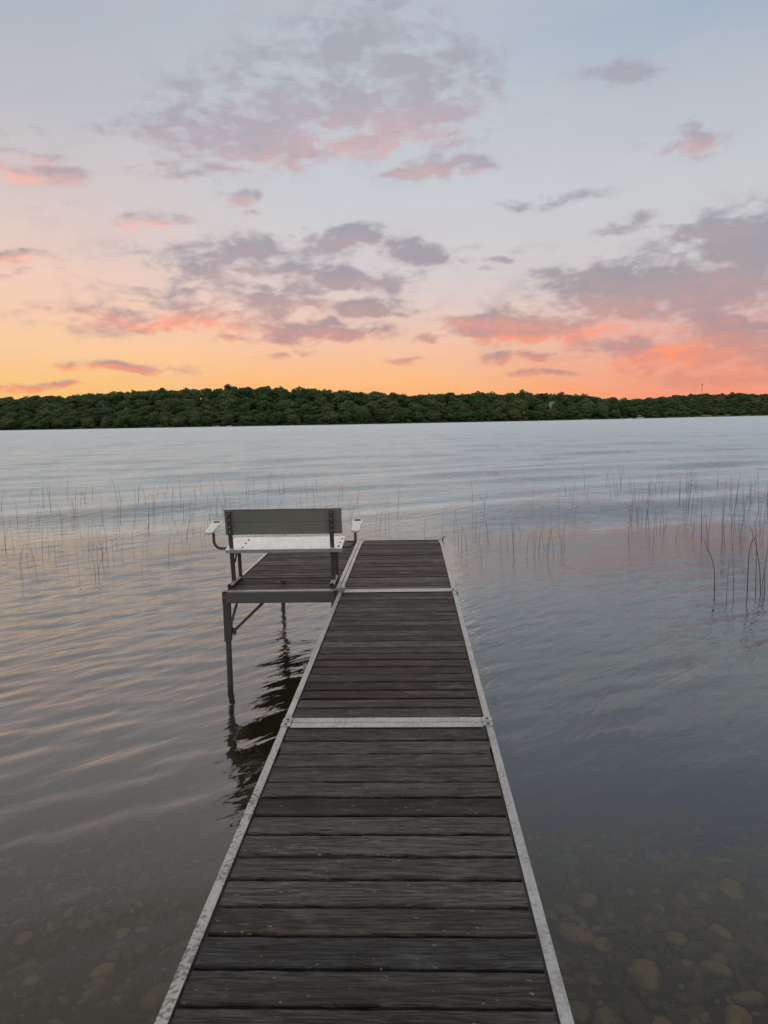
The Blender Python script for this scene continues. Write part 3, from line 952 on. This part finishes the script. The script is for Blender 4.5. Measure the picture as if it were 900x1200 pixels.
for sx, xc, xs in ((-1, -0.688, BX0 + 0.0), (1, 0.68, BX1 + 0.0)):
    # bent tube from the side of the seat frame up to the armrest
    arm = MB()
    pts = [(xs - sx * 0.04, 0.03, 0.345)]
    x_in, x_out = xs + sx * 0.015, xc - sx * 0.012
    pts.append((x_in, 0.03, 0.345))
    rad = 0.075
    for kk in range(9):
        a = kk / 8 * math.pi / 2
        pts.append((x_out - sx * rad + sx * rad * math.sin(a), 0.03, 0.345 + rad - rad * math.cos(a)))
    pts.append((x_out, 0.03, 0.502))
    arm.tube(pts, 0.0135, 12)
    tb = arm.build('armrest_tube', STEEL, bench, 0, True)
    # moulded paddle, wider round the cup well
    ring = []
    n = 14
    ln, w0, w1 = 0.40, 0.043, 0.052
    outl = []
    for kk in range(n + 1):
        a = math.pi * kk / n
        outl.append((w1 * math.cos(a), ln - w1 + w1 * math.sin(a)))
    for (px_, py_) in ((-w1, ln - 0.13), (-w0 * 0.93, ln * 0.5), (-w0 * 0.96, 0.045), (-w0 * 0.86, 0.024), (-w0 * 0.66, 0.008), (-w0 * 0.36, 0.001), (0, -0.001), (w0 * 0.36, 0.001), (w0 * 0.66, 0.008), (w0 * 0.86, 0.024), (w0 * 0.96, 0.045), (w0 * 0.93, ln * 0.5), (w1, ln - 0.13)):
        outl.append((px_, py_))
    th = math.atan2(0.058, 0.38)
    base_y, base_z = -0.125, 0.502

    def put(px_, py_, dz):
        return (xc + px_, base_y + py_ * math.cos(th) - dz * math.sin(th), base_z + py_ * math.sin(th) + dz * math.cos(th))
    pm = MB()
    m_ = len(outl)
    vv = [put(a * 0.93, 0.004 + b * 0.985, -0.002) for a, b in outl] + [put(a, b, 0.004) for a, b in outl] + [put(a, b, 0.016) for a, b in outl] + [put(a * 0.94, 0.004 + b * 0.98, 0.021) for a, b in outl]
    ff = [tuple(range(m_ - 1, -1, -1)), tuple(3 * m_ + i for i in range(m_))]
    for q in range(3):
        for i in range(m_):
            j = (i + 1) % m_
            ff.append((q * m_ + i, q * m_ + j, (q + 1) * m_ + j, (q + 1) * m_ + i))
    pm.add(vv, ff)
    pad = pm.build('armrest', WHITE, bench)
    cw = MB()
    cw.tube([put(0, ln - 0.056, 0.010), put(0, ln - 0.056, 0.0225)], 0.036, 20)
    cw.build('cup_holder', CUP, pad)

# ------------------------------------------------------------------ reeds


def reed_mesh(kind, r, mat):
    m = MB()
    rad = r.uniform(0.0030, 0.0046)
    if kind == 'straight':
        le, a = r.uniform(-0.10, 0.10), r.uniform(-0.05, 0.05)
        pts = [(le * t_ + a * math.sin(3 * t_), a * t_, t_ * 1.0) for t_ in np.linspace(-0.45, 1, 8)]
    elif kind == 'curved':
        le = r.uniform(0.15, 0.35) * (1 if r.random() < .6 else -1)
        pts = [(le * max(t_, 0) ** 2, 0.3 * le * max(t_, 0) ** 2, t_ * (1 - 0.06 * max(t_, 0))) for t_ in np.linspace(-0.45, 1, 10)]
    else:                                                   # snapped over
        le = r.choice([-1, 1]) * r.uniform(0.2, 0.4)
        h = r.uniform(0.35, 0.6)
        pts = [(0.05 * t_, 0, t_ * h) for t_ in np.linspace(-0.45, 1, 6)] + [(0.05 + le * 0.4, 0.05, h * 0.97), (0.05 + le, 0.1, h * r.uniform(0.2, 0.75))]
    n = len(pts)
    m.tube(pts, [rad * (1 - 0.72 * (i / (n - 1)) ** 1.5) for i in range(n)], 5)
    me = m.mesh('reed', mat)
    me.shade_smooth()
    return me


rr = np.random.default_rng(5)
PROT = [(k_, reed_mesh(k_, rr, REED_DRY if i_ % 5 == 4 else REED)) for i_, k_ in enumerate(['straight'] * 10 + ['curved'] * 6 + ['bent'] * 3)]
BEDS = {
    'left': ('thin dark reed standing in the sparse bed left of the bench', 'thin reed curving over in the sparse bed left of the bench', 'snapped reed in the sparse bed left of the bench', 'reeds left of the bench'),
    'middle': ('thin reed standing just past the end of the dock', 'thin reed curving over just past the end of the dock', 'snapped reed just past the end of the dock', 'reeds past the end of the dock'),
    'right': ('slender reed standing in the denser bed right of the dock', 'slender reed curving over in the denser bed right of the dock', 'snapped reed in the denser bed right of the dock', 'reeds right of the dock'),
}
spots = []


def water_xy(x, y):
    d = FWD + RGT * ((x - 450) / FPX) - UPV * ((y - 600) / FPX)
    t_ = -CAM.z / d.z
    return CAM.x + d.x * t_, CAM.y + d.y * t_


def scatter(bed, n, clusters, hmin, hmax):
    for _ in range(n):
        cx, cy, sx, sy = clusters[rr.integers(len(clusters))]
        x, y = rr.normal(cx, sx), rr.normal(cy, sy)
        if abs(x) < 0.75 and y < 10.2 or (-1.9 < x < -0.4 and y < 10.3):
            continue
        spots.append((bed, x, y, rr.uniform(hmin, hmax)))


scatter('left', 165, [(-8.8, 17.0, 1.9, 1.9), (-6.5, 15.5, 1.5, 1.8), (-7.5, 13.4, 1.2, 1.3), (-5.0, 16.0, 1.1, 1.8), (-6.2, 12.0, 1.0, 0.9), (-4.0, 17.5, 1.0, 1.6), (-9.5, 20.0, 2.2, 2.0), (-2.8, 18.5, 1.1, 1.6)], 0.45, 0.85)
scatter('middle', 42, [(0.2, 15.5, 0.7, 1.1), (1.4, 14.3, 0.35, 0.8), (-0.9, 17, 0.8, 1.4), (2.4, 13.9, 0.3, 0.5), (1.9, 15.2, 0.5, 0.9)], 0.45, 0.85)
scatter('right', 120, [(5.2, 16.6, 0.35, 0.7), (6.0, 17.6, 0.6, 1.3), (7.4, 19.0, 0.6, 1.3), (7.0, 16.2, 0.5, 0.8), (8.6, 19.6, 0.7, 1.5), (5.3, 14.6, 0.4, 0.5), (5.9, 13.9, 0.3, 0.6), (3.9, 18.8, 0.7, 1.2), (7.9, 17.8, 0.6, 1.0), (9.4, 19.0, 0.5, 1.2), (6.9, 14.2, 0.6, 0.9)], 0.55, 1.05)
spots.sort(key=lambda q: q[2])
LIM = 280
groups_k = {'straight': 0, 'curved': 1, 'bent': 2}
for (bed, x, y, h) in spots[:LIM]:
    kd, me = PROT[rr.integers(len(PROT))]
    o = link('reed', me)
    o.location = (x, y, 0)
    o.rotation_euler = (0, 0, rr.uniform(-0.9, 0.9))
    o.scale = (h, h, h)
    o.scale = (max(0.8, h), max(0.8, h), h)
    inf = BEDS[bed]
    tag(o, inf[groups_k[kd]], 'reed', inf[3])
# the clearest stems, close by on the right
NEAR = [
    ((838, 700), [(838, 700), (838, 665), (831, 645), (823, 628)], 0.0062, 'solitary tall reed leaning left, nearest of the right-hand reeds'),
    ((852, 703), [(852, 703), (854, 655)], 0.0045, 'short straight reed beside the solitary leaning reed'),
    ((860, 704), [(860, 704), (860, 655)], 0.0045, 'straight reed between the leaning reed and the crossed stems'),
    ((876, 702), [(876, 702), (877, 645), (880, 636), (888, 626)], 0.0065, 'thick reed hooked to the right near the picture edge'),
    ((886, 700), [(886, 700), (886, 640), (884, 610)], 0.0055, 'upright reed crossed by a slanting stem'),
    ((892, 698), [(892, 698), (891, 665), (884, 630), (878, 615)], 0.0062, 'slanting reed crossing its neighbours near the picture edge'),
    ((897, 696), [(897, 696), (897, 672)], 0.0085, 'stubby thick reed stump at the edge of the right bed'),
    ((893, 690), [(893, 690), (899, 650), (902, 600)], 0.0055, 'tall reed leaning right at the edge of the right bed'),
]
for (bp, path, rad, lbl) in NEAR:
    x0, y0 = water_xy(*bp)
    dist = (Vector((x0, y0, 0)) - CAM).dot(FWD)
    # the picture's outline at this reed's own distance gives its real bend and height
    pts = [(0, 0, -0.4)]
    for (px_, py_) in path:
        pts.append(((px_ - bp[0]) / FPX * dist, 0.02 * len(pts), -(py_ - bp[1]) / FPX * dist))
    mb = MB()
    n = len(pts)
    sm = []
    for i in range(n - 1):
        for q in range(4):
            sm.append(Vector(pts[i]).lerp(Vector(pts[i + 1]), q / 4))
    sm.append(Vector(pts[-1]))
    for _ in range(3):
        sm = [sm[0]] + [(sm[i - 1] + sm[i] * 2 + sm[i + 1]) / 4 for i in range(1, len(sm) - 1)] + [sm[-1]]
    n = len(sm)
    mb.tube(sm, [rad * (1 - 0.7 * (i / (n - 1)) ** 1.5) for i in range(n)], 6)
    o = link('reed', mb.mesh('reed', REED))
    o.data.shade_smooth()
    o.location = (x0, y0, 0)
    tag(o, lbl, 'reed', 'reeds right of the dock')
# the rest, far out and hair-thin
mb = MB()
for i in range(120):
    if i < 70:
        x, y = rr.normal(-8, 4.0), rr.normal(21.5, 2.4)
    else:
        x, y = rr.normal(8.5, 2.2), rr.normal(22, 1.8)
    h = rr.uniform(0.4, 0.9)
    le = rr.normal(0, 0.12)
    mb.tube([(x, y, -0.3), (x + le * 0.3, y, h * 0.5), (x + le, y, h)], [0.005, 0.004, 0.0015], 4)
tag(mb.build('distant_reeds', REED), 'hair thin reeds scattered far out on the lake', 'reeds', kind='stuff')

# ------------------------------------------------------------------ far shore
SX = np.array([-1400, -700, -392, -208, -95, -20, 60, 145, 260, 412, 700, 1400])
SYv = np.array([1000, 830, 722, 662, 610, 590, 608, 665, 775, 905, 1080, 1300])


def shore_y(x):
    return np.interp(x, SX, SYv) + 3 * np.sin(np.asarray(x) * 0.045) + 1.6 * np.sin(np.asarray(x) * 0.13)


# height of the wood's skyline (tree tops) by direction, above the lake
SKX = np.array([-1400, -700, -392, -330, -270, -215, -170, -120, -70, -20, 40, 100, 150, 190, 235, 300, 345, 412, 500, 700, 1400])
SKH = np.array([38, 38, 38, 38.5, 40, 40, 40, 38, 33, 28.5, 28.5, 29, 27.5, 27, 23.5, 28, 30.5, 32, 32, 34, 36])
TREE_H = 14.0
DEPTH = 95.0


def ground_h(x, off):
    ridge = np.interp(x, SKX, SKH) - TREE_H
    t_ = np.clip((off - 6) / (DEPTH - 6), 0, 1)
    return np.where(off < 0, off * 0.15, 0.35 + np.clip(off / 6, 0, 1) * 0.5 + (ridge - 0.85) * (0.35 * t_ + 0.65 * t_ * t_ * (3 - 2 * t_)) + 5.5 * np.exp(-((off - 128) / 14.0) ** 2))


xs_ = np.concatenate([np.linspace(-1400, -480, 24)[:-1], np.linspace(-480, 520, 170), np.linspace(520, 1400, 24)[1:]])
offs = np.array([-8, -3, -1, 0, 1, 2, 4, 6, 9, 13, 18, 25, 33, 42, 52, 62, 72, 82, 92, 110, 140, 200, 320, 520], dtype=float)
GX, GO = np.meshgrid(xs_, offs)
GY = shore_y(GX) + GO
GZ = ground_h(GX, GO) + np.where(GO > 5, 0.5 * np.sin(GX * 0.08 + GO * 0.1), 0)
ny, nx = GX.shape
idx = np.arange(ny * nx).reshape(ny, nx)
F = np.stack([idx[:-1, :-1], idx[:-1, 1:], idx[1:, 1:], idx[1:, :-1]], -1).reshape(-1, 4)
fs = link('far_shore_hill', np_mesh('far_shore_hill', np.stack([GX, GY, GZ], -1).reshape(-1, 3), F, SHORE, True))
tag(fs, 'low green hill along the far shore of the lake', 'hill', kind='structure')


def crown_arrays(r, n_lobe=11, per=110, leaf=0.62):
    """leaf faces spread over uneven lobes; unit crown about 1 wide, 1 tall"""
    vs, fs_ = [], []
    cnt_ = 0
    for L_ in range(n_lobe):
        if L_ == 0:
            c, rad = np.array([0, 0, 0.46]), np.array([0.42, 0.42, 0.45])
        else:
            a = L_ / (n_lobe - 1) * 6.283 * 1.62 + r.uniform(-.4, .4)
            hh_ = r.uniform(0.20, 0.88)
            rr_ = 0.37 * math.sqrt(max(0.05, 1 - ((hh_ - 0.42) / 0.58) ** 2)) * r.uniform(0.7, 1.05)
            c = np.array([rr_ * math.cos(a), rr_ * math.sin(a), hh_])
            q = r.uniform(0.15, 0.23)
            rad = np.array([q, q, q * r.uniform(0.65, 0.9)])
        m = per * (4 if L_ == 0 else 1)
        d = r.normal(size=(m, 3))
        d[:, 2] += 0.25
        d /= np.linalg.norm(d, axis=1)[:, None]
        p = c + d * rad * (0.88 + 0.18 * r.random((m, 1)))
        nrm = d + 0.28 * r.normal(size=(m, 3))
        nrm /= np.linalg.norm(nrm, axis=1)[:, None]
        u = np.cross(nrm, r.normal(size=(m, 3)))
        u /= np.linalg.norm(u, axis=1)[:, None]
        w = np.cross(nrm, u)
        sz = leaf / 12.0 * (0.55 + 0.9 * r.random((m, 1)))
        quad = np.stack([p - u * sz, p - w * sz * 0.7, p + u * sz, p + w * sz * 0.7], 1).reshape(-1, 3)
        vs.append(quad)
        fs_.append(np.arange(m * 4).reshape(m, 4) + cnt_)
        cnt_ += m * 4
    return np.concatenate(vs), np.concatenate(fs_)


tr = np.random.default_rng(77)
CROWNS = []
for i in range(9):
    v, f = crown_arrays(tr, int(tr.integers(9, 14)), 115)
    CROWNS.append(np_mesh('crown', v, f, LEAF))
tm = MB()
tm.tube([(0, 0, -0.06), (0.01, 0, 0.25), (-0.01, 0.01, 0.6), (0.01, 0, 0.9)], [0.022, 0.016, 0.010, 0.003], 7)
for q in range(4):
    a = q * 1.7
    tm.tube([(0, 0, 0.32 + 0.1 * q), (0.13 * math.cos(a), 0.13 * math.sin(a), 0.5 + 0.1 * q), (0.24 * math.cos(a), 0.24 * math.sin(a), 0.6 + 0.09 * q)], [0.009, 0.006, 0.002], 5)
TRUNK = tm.mesh('trunk', BARK)

HOUSE = (129.0, 52.0)       # x, distance behind the shoreline
LAWN = (255, 380)


def place_tree(x, off, h, wd, label, group):
    y = float(shore_y(x)) + off
    z = float(ground_h(np.array(x), np.array(off)))
    t_ = empty('tree', (x, y, z), (0, 0, tr.uniform(0, 6.28)))
    tag(t_, label, 'tree', group)
    c = link('crown', CROWNS[tr.integers(len(CROWNS))], t_)
    low = 0.04 if off < 14 else 0.1
    c.location = (0, 0, h * low)
    c.scale = (wd, wd, h * (1 - low))
    k_ = link('trunk', TRUNK, t_)
    k_.scale = (h, h, h * 0.9)


ROWS = [  # distance behind the shoreline, spacing, height range, which
    (5, 15.5, (7.5, 11.5), 'shore'), (19, 16.5, (10, 13.5), 'slope'), (35, 17.5, (11, 14.5), 'slope'), (53, 18.5, (12, 15), 'slope'), (73, 18.0, (11.5, 14.5), 'top'), (95, 15.5, (10.5, 14), 'top'),
]
TXT = {'shore': 'leafy tree at the water edge of the far shore', 'slope': 'round topped tree on the slope of the far wood', 'top': 'tree on the skyline of the far wood'}
ntree = 0
for off, spc, (h0, h1), kind_ in ROWS:
    edge = 0.02 * off
    x = -0.545 * (float(shore_y(-380)) + off) - 8
    xend = 0.475 * (float(shore_y(420)) + off) + 8
    while x < xend:
        x += spc * tr.uniform(0.8, 1.25) * (1.0 if x < 150 else 1.12)
        o_ = off + tr.uniform(-4, 4) if off > 6 else off + tr.uniform(-1.5, 2)
        if abs(x - HOUSE[0]) < 7 and HOUSE[1] - 30 < o_ < HOUSE[1] + 8:
            continue
        h = tr.uniform(h0, h1)
        if kind_ == 'shore' and LAWN[0] < x < LAWN[1]:
            if tr.random() < 0.8:
                continue
            h *= 0.45
        if kind_ == 'slope' and off < 20 and LAWN[0] < x < LAWN[1]:
            h *= 0.75
        if x > 180:
            h *= 0.9
        wd = h * tr.uniform(0.85, 1.4) if kind_ != 'top' else h * tr.uniform(0.8, 1.3)
        where = ('to the left of the bench' if x < -110 else 'behind the bench and dock' if x < 90 else 'on the right')
        place_tree(x, o_, h, wd, TXT[kind_] + ', ' + where, 'far trees ' + kind_ + ' ' + where)
        ntree += 1
print('trees', ntree)

# undergrowth and the many crowns behind, one mass
vs, fs_ = [], []
cnt = 0
ur = np.random.default_rng(8)
small = [crown_arrays(ur, 7, 34, 1.0) for _ in range(4)]
for i in range(1750):
    x = ur.uniform(-520, 540)
    if i < 260:
        off = ur.uniform(2.0, 6.0)
        hh_, ww = ur.uniform(1.2, 3.4), ur.uniform(3, 6)
        if LAWN[0] < x < LAWN[1] and ur.random() < 0.93:
            continue
    else:
        off = ur.uniform(8, 112) if i < 1450 else ur.uniform(85, 125)
        hh_, ww = (ur.uniform(5.5, 8.5) if off < 75 else ur.uniform(9, 13.5) if off < 108 else ur.uniform(7, 9.5)) * (1 if x < 180 else 0.85), ur.uniform(9, 14)
    if abs(x - HOUSE[0]) < 8 and HOUSE[1] - 32 < off < HOUSE[1] + 8:
        continue
    v, f = small[ur.integers(4)]
    a = ur.uniform(0, 6.28)
    ca, sa = math.cos(a), math.sin(a)
    v = v @ np.array([[ca, sa, 0], [-sa, ca, 0], [0, 0, 1]]) * np.array([ww, ww, hh_])
    v = v + np.array([x, float(shore_y(x)) + off, float(ground_h(np.array(x), np.array(off))) - 0.3])
    vs.append(v)
    fs_.append(f + cnt)
    cnt += len(v)
tag(link('forest_undergrowth', np_mesh('forest_undergrowth', np.concatenate(vs), np.concatenate(fs_), LEAF)), 'dense green undergrowth filling the far wood between the trees', 'undergrowth', kind='stuff')

# ------------------------------------------------------------------ small things on the far shore
PEACH = mat_plain('cream_house_wall', (0.62, 0.50, 0.42), 0.8, 0.08, 1)
ROOF = mat_plain('brown_roof', (0.16, 0.10, 0.08), 0.8, 0.2, 2)
GLASS = mat_plain('window_glass', (0.03, 0.035, 0.04), 0.1, 0.1, 2)
hx, ho = HOUSE
hy = float(shore_y(hx)) + ho
hz = float(ground_h(np.array(hx), np.array(ho)))
house = empty('house', (hx, hy, hz), (0, 0, R(-8)))
tag(house, 'small cream house with a brown roof showing among the trees', 'house')
w_ = MB()
w_.prism([(-2.6, -0.5), (2.6, -0.5), (2.6, 8.2), (0, 9.6), (-2.6, 8.2)], 'y', -3, 3.5)
w_.build('wall', PEACH, house)
r_ = MB()
r_.prism([(-2.95, 8.08), (0, 9.66), (2.95, 8.08), (2.95, 8.3), (0, 9.9), (-2.95, 8.3)], 'y', -3.4, 3.9)
rf = r_.build('roof', ROOF, house)
MB().box(1.0, 1.6, -0.4, 0.4, 8.9, 10.5).build('chimney', ROOF, rf)
for (xx, zz) in ((-1.3, 6.0), (1.3, 6.0), (0, 7.6)):
    wn = MB().box(xx - 0.55, xx + 0.55, -3.06, -3.003, zz - 0.6, zz + 0.6).build('window', WHITE, house)
    MB().box(xx - 0.45, xx + 0.45, -3.075, -3.062, zz - 0.5, zz + 0.5).build('pane', GLASS, wn)

mx_ = 352.0
my = float(shore_y(mx_)) + 140
mast = empty('radio_mast', (mx_ + 20, my, 12))
tag(mast, 'thin steel radio mast rising above the wooded skyline', 'mast')
mb = MB()
for a in (0, 2.094, 4.189):
    mb.tube([(0.5 * math.cos(a), 0.5 * math.sin(a), 0), (0.18 * math.cos(a), 0.18 * math.sin(a), 28)], 0.06, 5)
for z_ in range(0, 28, 2):
    q = 0.5 - 0.32 * z_ / 28
    for a in (0, 2.094, 4.189):
        mb.tube([(q * math.cos(a), q * math.sin(a), z_), (q * math.cos(a + 2.094), q * math.sin(a + 2.094), z_ + 2)], 0.035, 4)
mb.build('lattice', STEEL, mast)
mb = MB()
mb.tube([(0, 0, 27.6), (0, 0, 29.4)], [0.7, 0.55], 8)
mb.tube([(0, 0, 29.4), (0, 0, 31)], 0.06, 5)
mb.build('antenna', STEEL, mast)


def shore_point(px_, off):
    """a place on the far shoreline in the direction of picture column px_"""
    a, _ = azel(px_, 490)
    y = 700.0
    for _ in range(60):
        x = CAM.x + y * math.tan(R(a))
        y = float(shore_y(x)) + off
    return x, y


BOATW = mat_plain('white_hull', (0.72, 0.72, 0.70), 0.4, 0.05, 2)


def hull(mb, L_, B_, H_):
    sec = []
    n = 9
    for i in range(n):
        t_ = i / (n - 1)
        b = B_ / 2 * (1 - max(0, (t_ - 0.45) / 0.55) ** 2.2) + 0.02
        kz = 0.30 * max(0, t_ - 0.6) ** 1.4
        sec.append([(-L_ / 2 + L_ * t_, -b, H_ + kz), (-L_ / 2 + L_ * t_, -b * 0.8, 0.1 + kz), (-L_ / 2 + L_ * t_, 0, -0.12 + kz * 1.5), (-L_ / 2 + L_ * t_, b * 0.8, 0.1 + kz), (-L_ / 2 + L_ * t_, b, H_ + kz)])
    v = [p for s_ in sec for p in s_]
    f = []
    for i in range(n - 1):
        for j in range(4):
            f.append((i * 5 + j, i * 5 + j + 1, (i + 1) * 5 + j + 1, (i + 1) * 5 + j))
        f.append((i * 5 + 4, i * 5, (i + 1) * 5, (i + 1) * 5 + 4))
    f.append((0, 1, 2, 3, 4))
    mb.add(v, f)


def motor_boat(px_, off, lbl, L_=5.2, rot=0.1):
    x, y = shore_point(px_, off)
    b = empty('motor_boat', (x, y, 0.0), (0, 0, rot))
    tag(b, lbl, 'boat', 'boats along the far shore')
    m = MB()
    hull(m, L_, 2.0, 0.75)
    m.build('hull', BOATW, b)
    m = MB()
    m.prism([(0.1, 0.76), (0.9, 0.76), (0.3, 1.45)], 'y', -0.7, 0.7)
    m.build('windscreen', GLASS, b)
    m = MB()
    m.box(-L_ / 2 - 0.35, -L_ / 2 - 0.02, -0.2, 0.2, 0.1, 1.1)
    m.build('outboard_motor', BLACK, b)


motor_boat(253, -3.0, 'grey white boat moored below the trees behind the bench', 5.5, 0.2)
motor_boat(268, -3.5, 'smaller white boat moored right beside the grey white boat', 4.0, -0.1)
motor_boat(686, -4.0, 'low white boat on the water in front of the right-hand wood', 4.6, 0.05)
motor_boat(738, -3.0, 'white boat with open bow beside the canopied pontoon boat', 5.0, 0.15)
x, y = shore_point(750, -3.5)
pb = empty('pontoon_boat', (x, y, 0.0), (0, 0, 0.1))
tag(pb, 'white pontoon boat with a raised canopy at the right far shore', 'boat', 'boats along the far shore')
m = MB()
for yy in (-0.9, 0.9):
    m.tube([(-3.2, yy, 0.12), (2.8, yy, 0.12), (3.4, yy, 0.25)], [0.3, 0.3, 0.08], 10)
m.build('pontoons', ALU, pb)
MB().box(-3.2, 3.1, -1.2, 1.2, 0.45, 0.6).build('floor_deck', BOATW, pb)
m = MB()
for yy in (-1.15, 1.15):
    m.box(-3.1, 3.0, yy - 0.03, yy + 0.03, 0.62, 1.45)
m.box(-3.1, -3.04, -1.1, 1.1, 0.62, 1.45)
m.build('side_panel', BOATW, pb)
m = MB()
m.prism([(-1.9, 2.75), (0.9, 2.75), (0.8, 2.95), (-0.5, 3.1), (-1.8, 2.95)], 'y', -1.15, 1.15)
cn = m.build('canopy', BOATW, pb)
m = MB()
for xx in (-1.7, 0.7):
    for yy in (-1.1, 1.1):
        m.tube([(xx, yy, 0.6), (xx, yy, 2.76)], 0.035, 6)
m.build('canopy_pole', STEEL, pb)

# ------------------------------------------------------------------ render settings
sc.view_settings.view_transform = 'Standard'
sc.view_settings.look = 'None'
sc.view_settings.gamma = 1.0
sc.view_settings.exposure = 0.0
sc.view_settings.use_curve_mapping = False
sc.render.engine = 'CYCLES'
cy = sc.cycles
cy.use_denoising = True
try:
    cy.denoiser = 'OPENIMAGEDENOISE'
    cy.denoising_input_passes = 'RGB_ALBEDO_NORMAL'
except Exception:
    pass
cy.max_bounces = 8
cy.diffuse_bounces = 3
cy.glossy_bounces = 4
cy.transmission_bounces = 6
cy.caustics_reflective = True
cy.caustics_refractive = True
cy.sample_clamp_indirect = 4.0
cy.use_adaptive_sampling = False
